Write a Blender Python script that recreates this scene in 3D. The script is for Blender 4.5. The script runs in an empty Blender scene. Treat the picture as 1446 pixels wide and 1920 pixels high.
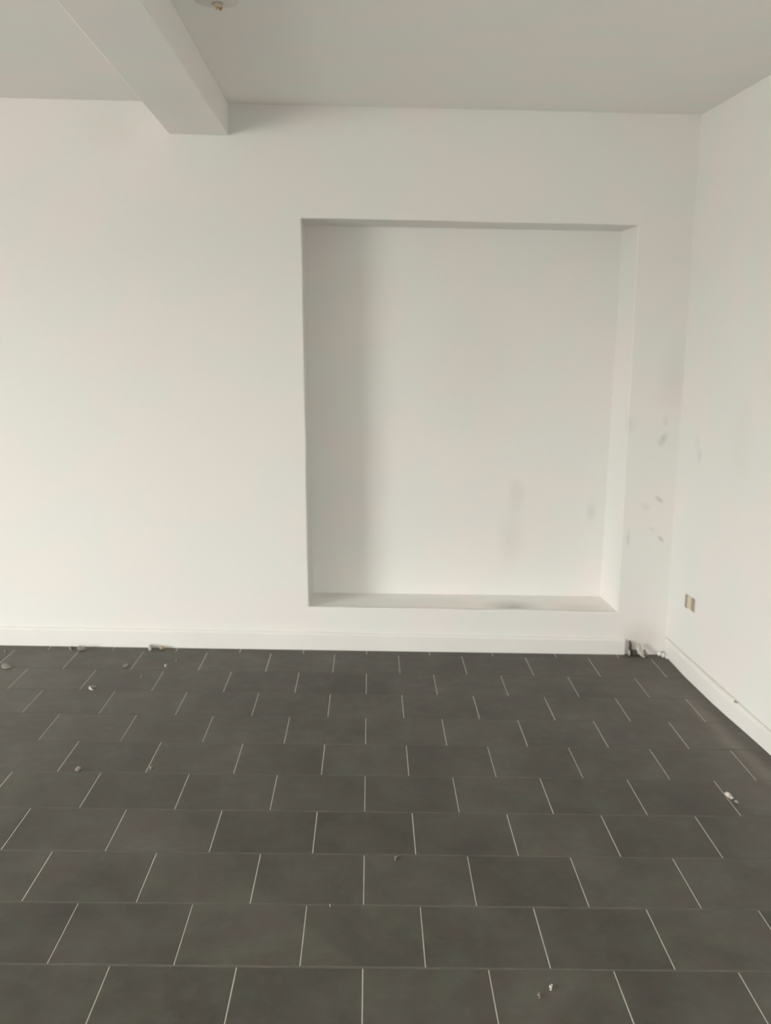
import bpy, bmesh, math, random
from mathutils import Vector, Matrix
random.seed(7)
S = bpy.context.scene
COL = S.collection

# ------------------------------------------------------------ camera
F_PX, PITCH, YAW, ROLL = 1934.63, 0.16896, 0.01767, -0.02034
CAM = Vector((-0.00816, -2.48845, 1.64789))
fw = Vector((math.sin(YAW)*math.cos(PITCH), math.cos(YAW)*math.cos(PITCH), -math.sin(PITCH)))
ri = Vector((math.cos(YAW), -math.sin(YAW), 0)); dn = fw.cross(ri)
r2 = math.cos(ROLL)*ri + math.sin(ROLL)*dn
d2 = -math.sin(ROLL)*ri + math.cos(ROLL)*dn
cd = bpy.data.cameras.new('camera'); cam = bpy.data.objects.new('camera', cd); COL.objects.link(cam)
cd.sensor_fit = 'HORIZONTAL'; cd.sensor_width = 36; cd.lens = F_PX/1446*36; cd.clip_start = .05
cd.dof.use_dof = True; cd.dof.focus_distance = 2.9; cd.dof.aperture_fstop = 5.0
m = Matrix((r2, -d2, -fw)).transposed().to_4x4(); m.translation = CAM
cam.matrix_world = m; S.camera = cam

# ------------------------------------------------------------ view + sky
S.view_settings.view_transform = 'Standard'; S.view_settings.look = 'None'
S.view_settings.gamma = 1; S.view_settings.use_curve_mapping = False
S.view_settings.exposure = 0.0
SKY = 47.0
wd = bpy.data.worlds.new('overcast_sky'); S.world = wd; wd.use_nodes = True
nt = wd.node_tree; nt.nodes.clear()
out = nt.nodes.new('ShaderNodeOutputWorld'); bg = nt.nodes.new('ShaderNodeBackground')
tc = nt.nodes.new('ShaderNodeTexCoord'); sp = nt.nodes.new('ShaderNodeSeparateXYZ')
mr = nt.nodes.new('ShaderNodeMapRange'); cr = nt.nodes.new('ShaderNodeValToRGB')
nt.links.new(tc.outputs['Generated'], sp.inputs[0]); nt.links.new(sp.outputs['Z'], mr.inputs[0])
mr.inputs[1].default_value = -1; mr.inputs[2].default_value = 1
nt.links.new(mr.outputs[0], cr.inputs[0])
e = cr.color_ramp.elements
e[0].position = .49; e[0].color = (.38, .37, .35, 1)
e[1].position = .52; e[1].color = (.80, .79, .77, 1)
x = e.new(1.0); x.color = (1.0, 1.0, 1.0, 1)
nt.links.new(cr.outputs[0], bg.inputs[0]); bg.inputs[1].default_value = SKY
nt.links.new(bg.outputs[0], out.inputs[0])

def portal(name, loc, rot, sx, sy):
    l = bpy.data.lights.new(name, 'AREA'); l.shape = 'RECTANGLE'; l.size = sx; l.size_y = sy
    l.cycles.is_portal = True
    o = bpy.data.objects.new(name, l); COL.objects.link(o); o.location = loc; o.rotation_euler = rot
# room numbers (metres)
H = 2.746; XL = -6.6; YB = 2.796; YF = -4.4
W, D = .333, .30195
def xr(y): return 1.593 + (YB - y)*.0489           # the right wall runs slightly askew
WIN_L = (-3.1, -.65, .05, 2.3)                    # y0, y1, z0, z1 of the side window
WIN_F = (-.35, .15, .05, 2.1)                     # x0, x1, z0, z1 of an unseen slot added for frontal fill light
portal('side_window_daylight', (XL-.06, (WIN_L[0]+WIN_L[1])/2, (WIN_L[2]+WIN_L[3])/2), (0, -math.pi/2, 0), WIN_L[3]-WIN_L[2], WIN_L[1]-WIN_L[0])
portal('fill_window_daylight', ((WIN_F[0]+WIN_F[1])/2, YF-.06, (WIN_F[2]+WIN_F[3])/2), (math.pi/2, 0, 0), WIN_F[1]-WIN_F[0], WIN_F[3]-WIN_F[2])

# ------------------------------------------------------------ materials
def srgb(r, g, b):
    f = lambda c: (c/12.92 if c <= .04045 else ((c+.055)/1.055)**2.4)
    return (f(r/255), f(g/255), f(b/255), 1)
class NT:
    def __init__(s, name):
        s.m = bpy.data.materials.new(name); s.m.use_nodes = True
        s.t = s.m.node_tree; s.b = s.t.nodes['Principled BSDF']
    def n(s, kind, **kw):
        n = s.t.nodes.new('ShaderNode'+kind)
        for k, v in kw.items(): setattr(n, k, v)
        return n
    def l(s, a, b): s.t.links.new(a, b)
    def pos(s): return s.n('NewGeometry').outputs['Position']
    def noise(s, scale, detail=4, vec=None, rough=.55, stretch=None):
        n = s.n('TexNoise'); n.inputs['Scale'].default_value = scale; n.inputs['Detail'].default_value = detail
        n.inputs['Roughness'].default_value = rough
        v = vec or s.pos()
        if stretch:
            mp = s.n('VectorMath', operation='MULTIPLY'); mp.inputs[1].default_value = stretch
            s.l(v, mp.inputs[0]); v = mp.outputs[0]
        s.l(v, n.inputs['Vector']); return n.outputs['Fac']
    def ramp(s, fac, stops):
        r = s.n('ValToRGB'); e = r.color_ramp.elements
        e[0].position, e[0].color = stops[0]; e[1].position, e[1].color = stops[1]
        for p, c in stops[2:]:
            q = e.new(p); q.color = c
        s.l(fac, r.inputs[0]); return r.outputs[0]
    def mix(s, fac, a, b, mode='MIX'):
        mx = s.n('Mix', data_type='RGBA', blend_type=mode)
        for inp, v in ((mx.inputs[0], fac), (mx.inputs[6], a), (mx.inputs[7], b)):
            if isinstance(v, (int, float)): inp.default_value = v
            elif isinstance(v, tuple): inp.default_value = v
            else: s.l(v, inp)
        return mx.outputs[2]
    def math(s, op, a, b=0.0, clamp=False):
        k = s.n('Math', operation=op); k.use_clamp = clamp
        for i, v in enumerate((a, b)):
            if isinstance(v, (int, float)): k.inputs[i].default_value = v
            else: s.l(v, k.inputs[i])
        return k.outputs[0]
    def blob(s, c, r, rot_xz=0):
        """soft stain: 1 at world point c falling to 0 at radii r"""
        a = s.n('VectorMath', operation='SUBTRACT'); a.inputs[1].default_value = c; s.l(s.pos(), a.inputs[0])
        v = a.outputs[0]
        if rot_xz:
            ro = s.n('VectorRotate', rotation_type='Y_AXIS'); ro.inputs['Angle'].default_value = rot_xz
            s.l(v, ro.inputs['Vector']); v = ro.outputs[0]
        d = s.n('VectorMath', operation='DIVIDE'); d.inputs[1].default_value = r; s.l(v, d.inputs[0])
        ln = s.n('VectorMath', operation='LENGTH'); s.l(d.outputs[0], ln.inputs[0])
        k = s.n('MapRange', interpolation_type='SMOOTHSTEP'); k.inputs[1].default_value = 0; k.inputs[2].default_value = 1
        k.inputs[3].default_value = 1; k.inputs[4].default_value = 0; s.l(ln.outputs['Value'], k.inputs[0])
        return k.outputs[0]
    def bump(s, h, strength, dist=.01):
        b = s.n('Bump'); b.inputs['Strength'].default_value = strength; b.inputs['Distance'].default_value = dist
        s.l(h, b.inputs['Height']); s.l(b.outputs[0], s.b.inputs['Normal'])

def plaster(name, stains=(), lift=1.0):
    k = NT(name)
    n = k.noise(2.6, 4)
    c = k.ramp(n, [(.44, (.755, .765, .728, 1)), (.56, (.790, .750, .726, 1))])
    pink = k.noise(5.0, 2)
    c = k.mix(k.math('MULTIPLY', pink, .35), c, (.745, .745, .70, 1))
    if lift != 1.0:
        c = k.mix(1.0, c, (lift, lift, lift, 1), 'MULTIPLY')
    for cen, rad, rot, col, amt in stains:
        f = k.math('MULTIPLY', k.blob(cen, rad, rot), amt)
        nn = k.math('ADD', k.math('MULTIPLY', k.noise(26, 3), .9), .45)
        c = k.mix(k.math('MULTIPLY', f, nn, True), c, col)
    k.l(c, k.b.inputs['Base Color'])
    k.b.inputs['Roughness'].default_value = .75
    k.bump(k.noise(3.0, 5), .25, .012)
    return k.m

def plain(name, col, rough=.6, metal=0, var=.12, scale=40, bump=.1):
    k = NT(name)
    d = tuple(c*(1-var) for c in col[:3]) + (1,)
    k.l(k.ramp(k.noise(scale, 3), [(.35, d), (.65, col)]), k.b.inputs['Base Color'])
    k.b.inputs['Roughness'].default_value = rough; k.b.inputs['Metallic'].default_value = metal
    if bump: k.bump(k.noise(scale*2, 3), bump, .002)
    return k.m

GREY = srgb(120, 118, 112); BROWN = srgb(140, 122, 108); TAN = srgb(160, 146, 124)
back_stains = [
    ((1.507, YB, 1.15), (.028, .5, .055), -.45, GREY, .32),
    ((1.515, YB, 1.245), (.022, .5, .045), 0, GREY, .14),
    ((1.508, YB, .838), (.040, .5, .016), -.7, BROWN, .40),
    ((1.530, YB, .628), (.034, .5, .016), -.85, BROWN, .38),
    ((1.480, YB, .68), (.03, .5, .014), -.6, GREY, .14),
    ((1.359, YB, .630), (.016, .5, .07), 0, GREY, .20),
    ((1.44, YB, .80), (.04, .5, .03), -.6, BROWN, .12),
    ((1.335, YB, 1.22), (.05, .5, .07), 0, BROWN, .10),
    ((1.55, YB, 1.45), (.12, .5, .25), 0, BROWN, .09),
    ((1.46, YB, .09), (.16, .5, .13), 0, TAN, .26),
    ((-1.3, YB, 2.62), (.25, .5, .18), 0, TAN, .08),
]
niche_stains = [
    ((.78, 3.06, .56), (.10, .5, .22), 0, BROWN, .11),
    ((.80, 3.06, .80), (.07, .5, .14), 0, BROWN, .12),
    ((1.215, 3.06, .72), (.04, .5, .08), 0, GREY, .14),
    ((.55, 3.06, 1.5), (.35, .5, .6), 0, TAN, .06),
]
sill_stains = [
    ((.768, 2.86, .23), (.20, .13, .3), 0, BROWN, .38),
    ((.78, 2.83, .23), (.09, .05, .3), 0, srgb(130, 114, 98), .35),
    ((1.15, 2.86, .23), (.22, .10, .3), 0, TAN, .16),
    ((-.18, 3.02, .23), (.20, .10, .3), 0, TAN, .2),
]
right_stains = [
    ((1.62, 2.50, 1.10), (.3, .05, .05), 0, GREY, .16),
    ((1.62, 2.54, 1.17), (.3, .05, .06), 0, GREY, .10),
    ((1.62, 2.02, 1.2), (.3, .2, .3), 0, TAN, .07),
]
M_back = plaster('white_wall_paint_back', back_stains)
M_niche = plaster('white_wall_paint_recess', niche_stains)
M_sill = plaster('dusty_white_sill_paint', sill_stains, 1.13)
M_right = plaster('white_wall_paint_side', right_stains)
M_wall = plaster('white_wall_paint')
M_ceil = plaster('white_ceiling_paint', [((-.85, 2.1, 2.6), (.25, .7, .3), 0, TAN, .08)], 1.16)

def tile_material():
    k = NT('anthracite_floor_tile')
    oi = k.n('ObjectInfo').outputs['Random']
    a = k.noise(3.2, 6, rough=.65, stretch=(1, .8, 1))
    c = k.ramp(a, [(.34, (.046, .045, .037, 1)), (.66, (.096, .088, .077, 1)), (.5, (.066, .066, .051, 1))])
    b = k.noise(9.0, 5, rough=.6)
    c = k.mix(k.ramp(b, [(.42, (0, 0, 0, 1)), (.62, (.6, .6, .6, 1))]), c, (.088, .068, .060, 1))
    g = k.noise(6.0, 4, rough=.6, stretch=(1.1, .9, 1.7))
    c = k.mix(k.ramp(g, [(.5, (0, 0, 0, 1)), (.66, (.6, .6, .6, 1))]), c, (.083, .090, .068, 1))
    d = k.noise(22, 6, rough=.7)
    c = k.mix(k.math('MULTIPLY', k.math('SUBTRACT', d, .5), .9, True), c, (.15, .14, .125, 1))
    v = k.math('ADD', k.math('MULTIPLY', oi, .22), .89)
    vv = k.n('CombineColor'); [k.l(v, vv.inputs[i]) for i in range(3)]
    c = k.mix(1.0, c, vv.outputs[0], 'MULTIPLY')
    # dust trodden along the right-hand wall
    p = k.n('SeparateXYZ'); k.l(k.pos(), p.inputs[0])
    wob = k.math('MULTIPLY', k.math('SUBTRACT', k.noise(1.7, 2), .5), .18)
    dx = k.math('ADD', k.math('ADD', p.outputs[0], k.math('MULTIPLY', p.outputs[1], .10)), wob)
    def band(c0, half):
        t = k.math('ABSOLUTE', k.math('SUBTRACT', dx, c0))
        mrn = k.n('MapRange', interpolation_type='SMOOTHSTEP'); k.l(t, mrn.inputs[0])
        mrn.inputs[1].default_value = 0; mrn.inputs[2].default_value = half
        mrn.inputs[3].default_value = 1; mrn.inputs[4].default_value = 0
        return mrn.outputs[0]
    lim = k.n('MapRange', interpolation_type='SMOOTHSTEP'); k.l(p.outputs[1], lim.inputs[0])
    lim.inputs[1].default_value = 2.3; lim.inputs[2].default_value = 1.8
    lim.inputs[3].default_value = 0; lim.inputs[4].default_value = 1
    fac = k.math('MULTIPLY', k.math('MULTIPLY', band(1.68, .07), lim.outputs[0]), .50)
    c = k.mix(fac, c, (.24, .21, .18, 1))
    fac = k.math('MULTIPLY', band(1.60, .34), .24)
    c = k.mix(fac, c, (.20, .165, .14, 1))
    # window sheen painted as a paler tone on the back-left tiles
    f2 = k.math('MULTIPLY', k.blob((-2.1, 1.9, 0), (1.7, 1.5, 1)), .22)
    c = k.mix(f2, c, (.22, .20, .17, 1))
    k.l(c, k.b.inputs['Base Color'])
    k.l(k.ramp(b, [(.3, (.5, .5, .5, 1)), (.7, (.62, .62, .62, 1))]), k.b.inputs['Roughness'])
    k.b.inputs['Specular IOR Level'].default_value = .4
    k.bump(k.noise(60, 6, rough=.7), .18, .002)
    return k.m
M_tile = tile_material()
M_grout = plain('pale_cement_grout', (.63, .595, .53, 1), .85, var=.15, scale=14)
M_bed = plain('dark_dirty_grout_bed', (.135, .128, .108, 1), .9, var=.25, scale=9)
M_board = plain('white_gloss_baseboard', (.765, .755, .72, 1), .55, var=.04, scale=3, bump=.03)
M_seam = plain('grey_beige_seam', (.64, .62, .54, 1), .8, scale=20)
M_frame = plain('grey_window_frame', (.35, .35, .35, 1), .4)
M_flake = plain('chalky_plaster_flake', (.62, .58, .52, 1), .8, var=.3, scale=60)
M_dim = plain('dusty_grey_flake', (.29, .265, .225, 1), .85, var=.3, scale=60)
M_tan = plain('tan_wood_chip', (.42, .32, .23, 1), .8, var=.3, scale=60)
M_dark = plain('dark_cable_rubber', (.055, .05, .042, 1), .7)
M_brownish = plain('taupe_plastic', (.36, .30, .235, 1), .6)
M_cream = plain('yellowed_cream_plastic', (.66, .60, .42, 1), .5)
M_white = plain('white_plastic', (.74, .725, .68, 1), .45, var=.05)
M_yel = plain('yellow_wire_sleeve', (.62, .50, .16, 1), .5)
M_org = plain('orange_wire_sleeve', (.60, .30, .12, 1), .5)
M_rust = plain('rusty_nail_metal', (.34, .24, .19, 1), .7)

k = NT('clear_window_glass')
tr = k.n('BsdfTransparent'); gl = k.n('BsdfGlossy'); gl.inputs['Roughness'].default_value = .03
ms = k.n('MixShader'); ms.inputs[0].default_value = .06
k.l(tr.outputs[0], ms.inputs[1]); k.l(gl.outputs[0], ms.inputs[2])
k.l(ms.outputs[0], k.t.nodes['Material Output'].inputs['Surface'])
M_glass = k.m

# ------------------------------------------------------------ helpers
def obj(name, bm, mat, parent=None, smooth=False, bevel=0, seg=2):
    bmesh.ops.recalc_face_normals(bm, faces=bm.faces)
    me = bpy.data.meshes.new(name); bm.to_mesh(me); bm.free()
    if mat: me.materials.append(mat)
    if smooth: me.polygons.foreach_set('use_smooth', [True]*len(me.polygons))
    o = bpy.data.objects.new(name, me); COL.objects.link(o)
    if parent: o.parent = parent
    if bevel:
        b = o.modifiers.new('bevel', 'BEVEL'); b.width = bevel; b.segments = seg; b.limit_method = 'ANGLE'
    return o
def hexa(bm, v):
    """v: 4 bottom corners then 4 top corners, same order"""
    q = [bm.verts.new(p) for p in v]
    for f in ((0,1,2,3), (4,5,6,7), (0,1,5,4), (1,2,6,5), (2,3,7,6), (3,0,4,7)): bm.faces.new([q[i] for i in f])
def box(bm, x0, x1, y0, y1, z0, z1):
    hexa(bm, [(x0,y0,z0),(x1,y0,z0),(x1,y1,z0),(x0,y1,z0),(x0,y0,z1),(x1,y0,z1),(x1,y1,z1),(x0,y1,z1)])
def struct(o): o['kind'] = 'structure'; return o
def tag(o, label, cat, group=None):
    o['label'] = label; o['category'] = cat
    if group: o['group'] = group
    return o
def thing(name, loc, label, cat, rot=(0, 0, 0), group=None):
    o = bpy.data.objects.new(name, None); COL.objects.link(o); o.location = loc; o.rotation_euler = rot
    o.empty_display_size = .05
    return tag(o, label, cat, group)

# ------------------------------------------------------------ floor
T = .008                                             # tiles stand proud of the bedded slab
bm = bmesh.new(); box(bm, XL-.2, xr(YF)+.25, YF-.2, 3.3, -.15, -T)
floor = struct(obj('floor', bm, None)); floor.data.materials.append(M_bed)
rows0, rows1 = -15, 9
GX, GY = .0033, .0085                                # cross joints and row joints
def tile_corners(u0, r):
    y0, y1 = r*D + GY/2, (r+1)*D - GY/2
    y0 = max(y0, YF+.001); y1 = min(y1, YB-.001)
    x0, x1 = u0*W + GX/2, (u0+1)*W - GX/2
    x0 = max(x0, XL+.001)
    if y1-y0 < .005: return None
    a0, a1 = min(x1, xr(y0)-.001), min(x1, xr(y1)-.001)
    if a0-x0 < .005 or a1-x0 < .005: return None
    return x0, a0, a1, y0, y1
full = None; rest = bmesh.new(); strips = bmesh.new(); rows_g = bmesh.new(); n_tiles = 0
def tile_bm(bm, cx, cy, x0, a0, a1, y0, y1, top=0):
    b = .0012
    lo = [(x0-cx, y0-cy, -T), (a0-cx, y0-cy, -T), (a1-cx, y1-cy, -T), (x0-cx, y1-cy, -T)]
    mi = [(p[0], p[1], -b+top) for p in lo]
    hi = [(x0+b-cx, y0+b-cy, top), (a0-b-cx, y0+b-cy, top), (a1-b-cx, y1-b-cy, top), (x0+b-cx, y1-b-cy, top)]
    L = [[bm.verts.new(p) for p in q] for q in (lo, mi, hi)]
    bm.faces.new(L[0]); bm.faces.new(L[2])
    for A, B in ((L[0], L[1]), (L[1], L[2])):
        for i in range(4): bm.faces.new((A[i], A[(i+1) % 4], B[(i+1) % 4], B[i]))
for r in range(rows0, rows1+1):
    off = 0 if r % 2 else .5
    for i in range(-22, 8):
        u = i + off
        t = tile_corners(u, r)
        if not t: continue
        x0, a0, a1, y0, y1 = t
        whole = abs(a0-x0-(W-GX)) < 1e-5 and abs(a1-x0-(W-GX)) < 1e-5 and abs(y1-y0-(D-GY)) < 1e-5
        if x0 > XL+.01:                              # pale grout in the joint on the tile's left
            box(strips, x0-GX, x0, y0, y1, -T, -.0012)
        box(rows_g, x0-GX, min(a0, a1), y1, y1+GY, -T, -.0006)
        if r < -5 or u < -11:
            tile_bm(rest, 0, 0, x0, a0, a1, y0, y1); continue
        cx, cy = (x0+a0)/2, (y0+y1)/2
        if whole and full:
            o = bpy.data.objects.new('floor_tile', full)
            COL.objects.link(o); o.parent = floor
        else:
            b = bmesh.new(); tile_bm(b, cx, cy, x0, a0, a1, y0, y1)
            o = obj('floor_tile', b, M_tile, floor)
            if whole: full = o.data
        o.location = (cx, cy, random.uniform(-.0004, .0004)); n_tiles += 1
obj('rear_floor_tiles', rest, M_tile, floor)['kind'] = 'stuff'
obj('row_joint_grout', rows_g, M_bed, floor)['kind'] = 'stuff'
obj('cross_joint_grout', strips, M_grout, floor)['kind'] = 'stuff'

# ------------------------------------------------------------ back wall with its blind recess
NF = [(-.361, 2.213), (1.315, 2.215), (1.324, .230), (-.307, .232)]      # front edge tl tr br bl (x, z)
NB = [(-.357, 2.205), (1.298, 2.212), (1.291, .248), (-.300, .244)]      # back edge, at YN
YN = 3.06
def wavy_edge(p, q, n, amp, seed):
    rnd = random.Random(seed); o = []
    for i in range(n+1):
        t = i/n; w = 0 if i in (0, n) else rnd.uniform(-amp, amp)
        dx, dz = q[0]-p[0], q[1]-p[1]; L = math.hypot(dx, dz)
        o.append((p[0]+dx*t - dz/L*w, p[1]+dz*t + dx/L*w))
    return o
edge = []
for i in range(4):
    edge.append(wavy_edge(NF[i], NF[(i+1) % 4], 9, .0022, 20+i))
# wall face: ring between the recess mouth and the outer rectangle
bm = bmesh.new()
XRW = xr(YB)
outer = [(XL-.2, H), (XRW+.2, H), (XRW+.2, -.15), (XL-.2, -.15)]
ringf, ringo = [], []
for i in range(4):
    a, b = outer[i], outer[(i+1) % 4]
    for j, p in enumerate(edge[i][:-1]):
        t = j/9; ringf.append(p); ringo.append((a[0]+(b[0]-a[0])*t, a[1]+(b[1]-a[1])*t))
N = len(ringf)
R_ = .006                                            # rounded arris of the plaster
def loop(pts, y): return [bm.verts.new((p[0], y, p[1])) for p in pts]
def grow(pts, g):
    cx, cz = .49, 1.22
    return [(p[0] + (g if p[0] > cx else -g)*(1 if abs(p[0]-cx) > .78 else 0), p[1] + (g if p[1] > cz else -g)*(1 if abs(p[1]-cz) > .97 else 0)) for p in pts]
L0 = loop(ringo, YB); L1 = loop(grow(ringf, R_), YB); L2 = loop(grow(ringf, R_*.3), YB+R_*.3); L3 = loop(ringf, YB+R_)
Lb = loop(ringf, YB+.03); Lo = loop(ringo, YB+.03)
for A, B in ((L0, L1), (L1, L2), (L2, L3), (L3, Lb), (Lb, Lo), (Lo, L0)):
    for i in range(N): bm.faces.new((A[i], A[(i+1) % N], B[(i+1) % N], B[i]))
wall_back = struct(obj('wall_back', bm, M_back))
# reveals, head, sill and back panel of the recess: solid slabs
def slab(name, fe, be, out_dir, mat):
    """fe, be: wavy mouth edge and straight back edge as (x, z) lists; slab 3 cm thick away from the opening"""
    bm = bmesh.new(); n = len(fe)-1
    y0, y1 = YB+.0301, YN
    A = [bm.verts.new((p[0], y0, p[1])) for p in fe]; B = []
    for j in range(n+1):
        t = j/n; B.append(bm.verts.new((be[0][0]+(be[1][0]-be[0][0])*t, y1, be[0][1]+(be[1][1]-be[0][1])*t)))
    A2 = [bm.verts.new(v.co+Vector((out_dir[0]*.03, 0, out_dir[1]*.03))) for v in A]
    B2 = [bm.verts.new(v.co+Vector((out_dir[0]*.03, 0, out_dir[1]*.03))) for v in B]
    for j in range(n):
        for P, Q in ((A, B), (B, B2), (B2, A2), (A2, A)): bm.faces.new((P[j], P[j+1], Q[j+1], Q[j]))
    for j in (0, n): bm.faces.new((A[j], B[j], B2[j], A2[j]))
    return obj(name, bm, mat, wall_back)
slab('recess_head', edge[0], (NB[0], NB[1]), (0, 1), M_niche)
slab('recess_reveal', edge[1], (NB[1], NB[2]), (1, 0), M_niche)
slab('recess_sill', edge[2], (NB[2], NB[3]), (0, -1), M_sill)
slab('recess_reveal', edge[3], (NB[3], NB[0]), (-1, 0), M_niche)
bm = bmesh.new(); box(bm, -.42, 1.38, YN, YN+.05, .18, 2.3)
obj('recess_back_panel', bm, M_niche, wall_back)

# ------------------------------------------------------------ other walls, ceiling, beam
def wall_y(name, x0, x1, y0, y1, ax, hole, mat):
    """wall in the x (ax='x') or y direction with a rectangular hole (a0, a1, z0, z1)"""
    bm = bmesh.new(); a0, a1, z0, z1 = hole
    if ax == 'x':
        for q in ((x0, a0, 0, H), (a1, x1, 0, H), (a0, a1, 0, z0), (a0, a1, z1, H)): box(bm, q[0], q[1], y0, y1, q[2], q[3])
    else:
        for q in ((y0, a0, 0, H), (a1, y1, 0, H), (a0, a1, 0, z0), (a0, a1, z1, H)): box(bm, x0, x1, q[0], q[1], q[2], q[3])
    return struct(obj(name, bm, mat))
wall_y('wall_left', XL-.15, XL, YF, YB, 'y', WIN_L, M_wall)
wall_y('wall_front', XL, xr(YF), YF-.15, YF, 'x', WIN_F, M_wall)
bm = bmesh.new()
hexa(bm, [(xr(YF), YF-.15, 0), (xr(YF)+.15, YF-.15, 0), (xr(YB)+.15, YB, 0), (xr(YB), YB, 0),
          (xr(YF), YF-.15, H), (xr(YF)+.15, YF-.15, H), (xr(YB)+.15, YB, H), (xr(YB), YB, H)])
struct(obj('wall_right', bm, M_right))
bm = bmesh.new(); box(bm, XL-.15, xr(YF)+.15, YF-.15, YB+.03, H, H+.15)
ceiling = struct(obj('ceiling', bm, M_ceil))
bm = bmesh.new()                                     # downstand beam running from the back wall to the front
BZ = 2.597
def bl(y): return -1.008 + (YB-y)*.030
def br(y): return -.718 + (YB-y)*.0125
hexa(bm, [(bl(YF), YF, BZ), (br(YF), YF, BZ), (br(YB), YB, BZ), (bl(YB), YB, BZ),
          (bl(YF), YF, H), (br(YF), YF, H), (br(YB), YB, H), (bl(YB), YB, H)])
obj('ceiling_beam', bm, M_ceil, ceiling, bevel=.004)

# side window, and a fill window added behind the camera (daylight enters through them)
def window(name, ax, hole, at, bars):
    a0, a1, z0, z1 = hole; t = .05
    def bx(bm, p0, p1, q0, q1, dpt=.06):
        if ax == 'y': box(bm, at-.10, at-.10+dpt, p0, p1, q0, q1)
        else: box(bm, p0, p1, at-.10, at-.10+dpt, q0, q1)
    bm = bmesh.new(); bx(bm, a0, a1, z0, z0+t); bx(bm, a0, a1, z1-t, z1); bx(bm, a0, a0+t, z0+t, z1-t); bx(bm, a1-t, a1, z0+t, z1-t)
    w = struct(obj(name, bm, M_frame))
    xs = [a0+t] + [a0+(a1-a0)*i/bars for i in range(1, bars)] + [a1-t]
    for i in range(1, bars):
        bm = bmesh.new(); bx(bm, xs[i]-.02, xs[i]+.02, z0+t, z1-t); obj('mullion', bm, M_frame, w)
    for i in range(bars):
        bm = bmesh.new()
        p0, p1 = xs[i]+(.02 if i else 0), xs[i+1]-(.02 if i < bars-1 else 0)
        if ax == 'y': box(bm, at-.075, at-.069, p0, p1, z0+t, z1-t)
        else: box(bm, p0, p1, at-.075, at-.069, z0+t, z1-t)
        obj('window_pane', bm, M_glass, w)
window('window_1', 'y', WIN_L, XL, 1)
window('fill_window', 'x', WIN_F, YF, 1)  # unseen, added to lift the shadow in the recess

# ------------------------------------------------------------ baseboards
def profile_run(pts, mat, name, parent, thick, normal, hts, bot=0.0005):
    """board along floor points pts=(x, y), standing thick off the wall towards normal, heights hts; eased top edge"""
    bm = bmesh.new(); rings = []
    for (x, y), h in zip(pts, hts):
        nx, ny = normal
        prof = [(0, bot), (thick, bot), (thick, h-.014), (thick*.85, h-.006), (thick*.45, h-.001), (0, h)]
        rings.append([bm.verts.new((x+nx*d, y+ny*d, z)) for d, z in prof])
    for A, B in zip(rings, rings[1:]):
        for i in range(len(A)): bm.faces.new((A[i], A[(i+1) % len(A)], B[(i+1) % len(A)], B[i]))
    bm.faces.new(rings[0]); bm.faces.new(rings[-1])
    return obj(name, bm, mat, parent)
def empty_struct(name):
    o = bpy.data.objects.new(name, None); COL.objects.link(o); return struct(o)
bb = empty_struct('baseboard_back')
yb = YB-.0005
def run(x0, x1, h0, h1, n=6):
    xs = [x0+(x1-x0)*i/n for i in range(n+1)]
    return [(x, yb) for x in xs], [h0+(h1-h0)*i/n for i in range(n+1)]
for x0, x1, h0, h1 in ((XL+.02, -.9012, .108, .100), (-.9005, 1.372, .100, .088)):
    p, h = run(x0, x1, h0, h1); profile_run(p, M_board, 'board', bb, .014, (0, -1), h)
brt = empty_struct('baseboard_right')
# its foot wanders along the wall; two lengths of board
def bx_(y): return xr(y)-.0005
ys = [2.76, 2.6, 2.4, 2.1, 1.8, 1.5, 1.2, .9, .4, -.1]
thk = .016
def board_r(ys, hs, th):
    bm = bmesh.new(); rings = []
    for y, h, t in zip(ys, hs, th):
        X = bx_(y)
        prof = [(0, .0005), (t, .0005), (t*.85, h-.016), (t*.65, h-.006), (t*.3, h-.001), (0, h)]
        rings.append([bm.verts.new((X-d, y, z)) for d, z in prof])
    for A, B in zip(rings, rings[1:]):
        for i in range(len(A)): bm.faces.new((A[i], A[(i+1) % 6], B[(i+1) % 6], B[i]))
    bm.faces.new(rings[0]); bm.faces.new(rings[-1])
    return obj('board', bm, M_board, brt)
board_r([2.79, 2.7, 2.6, 2.44, 2.25, 2.06, 1.9, 1.7, 1.5, 1.2, .9, .6], [.098, .096, .095, .094, .093, .091, .09, .088, .086, .085, .085, .085],
        [.006, .008, .012, .020, .022, .024, .022, .016, .012, .014, .016, .016])
board_r([.597, -.5, -1.6, -2.8, YF+.02], [.085]*5, [.016]*5)
bm = bmesh.new()                                     # thin grey-beige line along its top
c = [(2.79, .0985), (2.6, .0955), (2.44, .0945), (2.25, .0935), (2.06, .0915), (1.9, .0905), (1.7, .0885), (1.5, .0865), (1.2, .0855), (.6, .0855)]
for (y0, z0), (y1, z1) in zip(c, c[1:]):
    a, b = bx_(y0), bx_(y1)
    hexa(bm, [(a-.004, y0, z0-.001), (a, y0, z0-.001), (b, y1, z1-.001), (b-.004, y1, z1-.001),
              (a-.004, y0, z0+.0035), (a, y0, z0+.0035), (b, y1, z1+.0035), (b-.004, y1, z1+.0035)])
obj('top_seam_line', bm, M_seam, brt)
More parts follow.
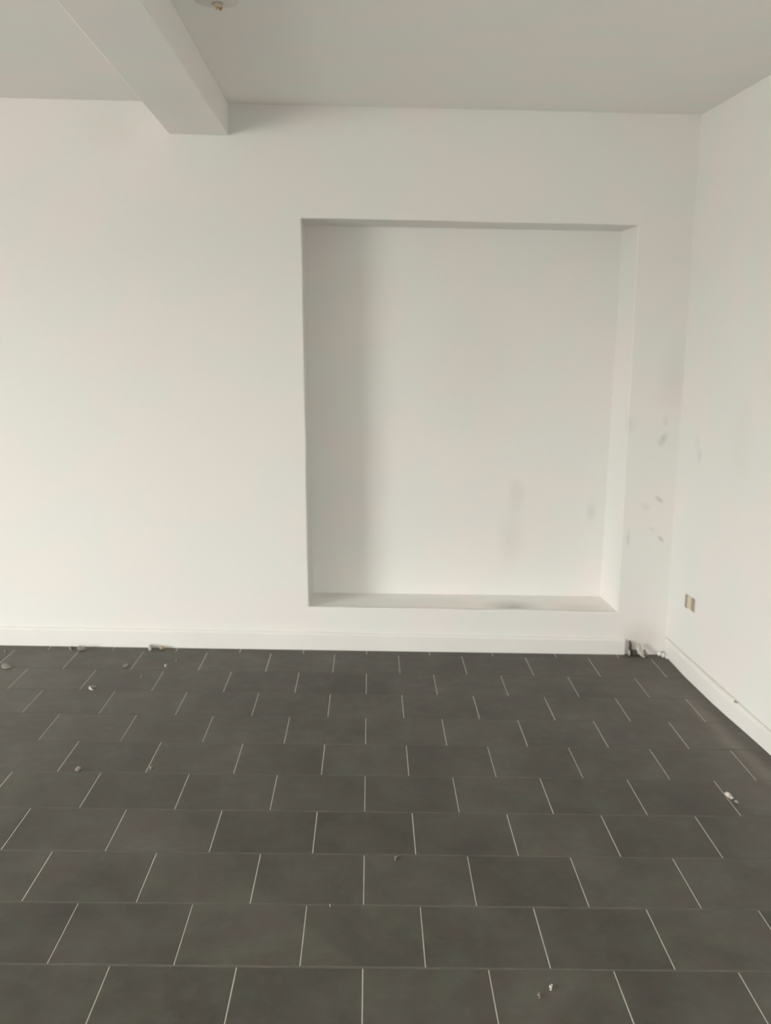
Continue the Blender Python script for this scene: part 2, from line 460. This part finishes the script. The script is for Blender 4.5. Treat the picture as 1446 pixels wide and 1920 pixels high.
# ------------------------------------------------------------ ceiling lamp rose, mostly above the frame
def lathe(bm, prof, seg=32, axis='z'):
    rings = []
    for r, z in prof:
        rings.append([bm.verts.new((r*math.cos(2*math.pi*i/seg), r*math.sin(2*math.pi*i/seg), z)) for i in range(seg)])
    for A, B in zip(rings, rings[1:]):
        for i in range(seg): bm.faces.new((A[i], A[(i+1) % seg], B[(i+1) % seg], B[i]))
    bm.faces.new(rings[0]); bm.faces.new(rings[-1])
def tube(bm, pts, rad, seg=8, flat=1.0):
    pts = [Vector(p) for p in pts]; rings = []
    for i, p in enumerate(pts):
        d = (pts[min(i+1, len(pts)-1)]-pts[max(i-1, 0)]).normalized()
        u = d.cross(Vector((0, 0, 1))); u = u.normalized() if u.length > 1e-3 else Vector((1, 0, 0))
        v = d.cross(u); r = rad[i] if isinstance(rad, (list, tuple)) else rad
        rings.append([bm.verts.new(p+u*(r*math.cos(2*math.pi*j/seg))+v*(r*flat*math.sin(2*math.pi*j/seg))) for j in range(seg)])
    for A, B in zip(rings, rings[1:]):
        for i in range(seg): bm.faces.new((A[i], A[(i+1) % seg], B[(i+1) % seg], B[i]))
    bm.faces.new(rings[0]); bm.faces.new(rings[-1])
lamp = thing('ceiling_rose', (-.545, 1.225, H-.0005), 'round white ceiling lamp rose with bare yellow and orange wire ends', 'ceiling rose')
bm = bmesh.new(); lathe(bm, [(.075, 0), (.073, -.0015), (.060, -.005), (.034, -.007), (.012, -.007), (.012, -.0065)]); obj('rose_plate', bm, M_white, lamp, True)
bm = bmesh.new(); lathe(bm, [(.011, -.0072), (.011, -.014), (.008, -.017), (.003, -.017)], 16); obj('terminal_block', bm, M_cream, lamp)
for (dx, dy, mt, lb) in ((.008, .026, M_org, 'orange wire end'), (-.002, .020, M_yel, 'yellow wire end')):
    bm = bmesh.new(); tube(bm, [(dx*.6, .004, -.015), (dx, dy*.6, -.022), (dx*1.3, dy, -.020), (dx*1.5, dy+.004, -.011)], .0028)
    obj('wire', bm, mt, lamp, True)['label'] = lb

# ------------------------------------------------------------ wall socket on the right wall
sy, sz = 2.478, .367
ang = math.atan(.0489)
sock = thing('wall_socket', (xr(sy)-.0005, sy, sz), 'small white wall socket with cream centre and taupe sides low on the right wall', 'socket', (0, 0, ang))
# local frame: -x away from the wall, y along it
bm = bmesh.new(); box(bm, -.0025, 0, -.072, .072, -.036, .036); obj('mounting_plate', bm, M_white, sock, bevel=.002)
bm = bmesh.new(); box(bm, -.008, -.0026, -.026, .026, -.028, .028); obj('centre_insert', bm, M_cream, sock, bevel=.0015)
for s in (-1, 1):
    bm = bmesh.new(); box(bm, -.006, -.0026, s*.046-.017, s*.046+.017, -.033+s*-.002, .033+s*-.002); obj('socket_opening', bm, M_brownish, sock, bevel=.0015)
nail = thing('nail_head', (xr(1.822)-.018, 1.822, .094), 'rusty nail head on top edge of the right baseboard', 'nail', (0, -math.pi/2+.5, 0))
bm = bmesh.new(); lathe(bm, [(.0055, -.002), (.006, 0), (.0045, .002), (.0015, .003)], 12); obj('head', bm, M_rust, nail, True)
bm = bmesh.new(); lathe(bm, [(.002, -.014), (.002, -.0021)], 8); obj('shank', bm, M_rust, nail)

# ------------------------------------------------------------ bits of rubble on the tiles
def curl(name, x, y, size, label, cat='debris', mat=None, arc=3.6, rot=0, wid=.008, thick=.0016, lift=0):
    """a curled ribbon of paint or plaster standing on its edge"""
    bm = bmesh.new(); n = 12; rings = []
    for i in range(n+1):
        a = rot + arc*(i/n-.5); r = size*(1+.15*math.sin(i*1.3)); w = wid*(.35+.65*math.sin(math.pi*min(max(i/n, .06), .94)))
        cx, cy = math.cos(a), math.sin(a)
        rings.append([bm.verts.new((cx*rr, cy*rr, z)) for rr, z in ((r, .0), (r+thick, .0), (r+thick*1.2, w), (r*.96, w))])
    for A, B in zip(rings, rings[1:]):
        for i in range(4): bm.faces.new((A[i], A[(i+1) % 4], B[(i+1) % 4], B[i]))
    bm.faces.new(rings[0]); bm.faces.new(rings[-1])
    o = obj(name, bm, mat or M_flake); o.location = (x, y, .0004+lift); return tag(o, label, cat)
def lump(name, x, y, sx, sy_, sz_, label, cat='debris', mat=None, rot=0, seed=1):
    bm = bmesh.new(); bmesh.ops.create_icosphere(bm, subdivisions=2, radius=1)
    rnd = random.Random(seed)
    for v in bm.verts:
        f = rnd.uniform(.72, 1.12); v.co = Vector((v.co.x*sx*f, v.co.y*sy_*f, max(v.co.z, -.55)*sz_*f + sz_*.55))
    zmin = min(v.co.z for v in bm.verts)
    for v in bm.verts: v.co.z -= zmin
    o = obj(name, bm, mat or M_flake); o.location = (x, y, .0005); o.rotation_euler.z = rot
    return tag(o, label, cat)
PI = math.pi
curl('paint_curl', -1.270, 2.130, .016, 'bright C-shaped paint curl lying alone on the left floor tiles', rot=PI, wid=.012, thick=.003)
curl('paint_curl', -.987, 2.480, .018, 'thin pale paint sliver between the plaster chip and grey shaving', rot=PI, arc=2.2, wid=.008)
curl('paint_shaving', -.950, 2.560, .016, 'faint grey paint shaving near the back baseboard, right of the thin sliver', rot=PI, arc=2.0, mat=M_dim)
lump('plaster_chip', -1.137, 2.745, .009, .036, .016, 'white plaster chip with pointed tail against the left back baseboard', rot=.25, seed=3)
lump('wood_chip', -1.075, 2.752, .016, .012, .012, 'tan wood chip beside the white plaster chip at the back baseboard', mat=M_tan, seed=4)
curl('plaster_curl', -1.530, 2.735, .020, 'pale curled plaster shaving by the back baseboard, far left', rot=PI, arc=2.6, mat=M_dim, wid=.014, thick=.004)
lump('mortar_crumb', -1.490, 2.725, .026, .020, .012, 'brown mortar crumb right beside the far left plaster shaving', mat=M_dim, seed=5)
lump('dust_clump', -1.78, 2.43, .024, .050, .006, 'flat grey dust clump at the left edge of the floor', mat=M_dim, rot=.6, seed=6)
curl('grey_shaving', -1.845, 2.67, .020, 'dim upright shaving near the back baseboard at the left picture edge', rot=PI, arc=1.6, mat=M_dim)
lump('dust_clump', -1.200, 2.47, .014, .034, .004, 'small dim dust clump between two tile joints near the back wall', mat=M_dim, seed=8)
curl('paint_curl', -1.102, 2.31, .018, 'barely visible short paint sliver below the dim dust clump', rot=0, arc=1.4, mat=M_dim)
lump('mortar_crumb', -1.090, 1.222, .010, .018, .008, 'rounded beige mortar crumb on the left foreground tiles', mat=plain('beige_mortar', (.36, .32, .27, 1), .85, var=.3, scale=60), seed=9)
curl('paint_shaving', -.800, 1.250, .020, 'thin straight tan shaving on the tile right of the mortar crumb', rot=PI, arc=1.3, mat=M_tan, wid=.006)
curl('paint_shaving', .118, .575, .018, 'tiny pale hook-shaped shaving near the centre of the floor', rot=PI-.4, arc=1.8, mat=M_dim, wid=.005)
curl('paint_shaving', .505, -.085, .020, 'short white shaving on the nearest tiles at the bottom right', rot=PI-.3, arc=1.2, wid=.006)
curl('paint_shaving', .470, -.115, .020, 'fainter grey shaving just left of the short white one', rot=PI-.2, arc=1.2, mat=M_dim, wid=.004)
curl('paint_shaving', -.085, .297, .012, 'minute shaving lying on the row joint left of centre', rot=PI, arc=1.2, mat=M_dim, wid=.004)
lump('plaster_chip', 1.340, 1.060, .010, .030, .010, 'white plaster chip stuck on a tile joint near the right wall', rot=.15, seed=12)
lump('plaster_crumb', 1.352, 1.015, .006, .014, .006, 'smaller crumb just in front of the chip on the right tile joint', rot=.15, seed=13, mat=M_dim)

# end of the back baseboard: cable stub, peeled strips and crumbs
cab = thing('cable_stub', (1.404, 2.778, .0005), 'dark cable stub standing against the wall where the back baseboard ends', 'cable')
bm = bmesh.new(); tube(bm, [(0, 0, 0), (-.003, .003, .03), (-.002, .004, .058), (-.007, .006, .078)], [.010, .009, .008, .004]); obj('sheath', bm, M_dark, cab, True)
bm = bmesh.new(); tube(bm, [(-.016, -.022, .004), (-.012, -.024, .010), (-.010, -.018, .022), (-.016, -.010, .036)], [.003, .0055, .0045, .002]); obj('bare_end', bm, M_flake, cab, True)
def strip(name, x, y, pts, w, label, mat):
    bm = bmesh.new(); tube(bm, pts, w, 10, .45); o = obj(name, bm, mat, None, True); o.location = (x, y, .0005)
    return tag(o, label, 'debris')
strip('plaster_peel', 1.446, 2.752, [(.020, -.028, .004), (.008, -.012, .014), (-.002, .002, .032), (-.006, .012, .052), (-.001, .022, .066)], [.006, .013, .017, .015, .006],
      'curved pale plaster peel leaning on the wall right of the dark cable stub', M_flake)
strip('paper_scrap', 1.478, 2.762, [(.012, -.014, .003), (.002, 0, .014), (-.004, .012, .032)], [.005, .011, .005], 'small grey scrap touching the right side of the pale plaster peel', M_dim)
lump('rubble_mound', 1.425, 2.780, .020, .010, .018, 'dark brown rubble heap between the cable stub and plaster peel', mat=plain('brown_rubble', (.13, .11, .09, 1), .9), seed=21)
for i, (x, y, a, b, lb) in enumerate(((1.560, 2.772, .014, .016, 'white filler crumb in the room corner, nearest the back wall'),
                                      (1.576, 2.752, .014, .015, 'white filler crumb in the room corner, middle of three'),
                                      (1.588, 2.728, .012, .018, 'white filler crumb in the room corner, nearest the viewer'))):
    lump('filler_crumb', x, y, a, b, .016, lb, mat=M_white, seed=30+i)
print('tiles', n_tiles)
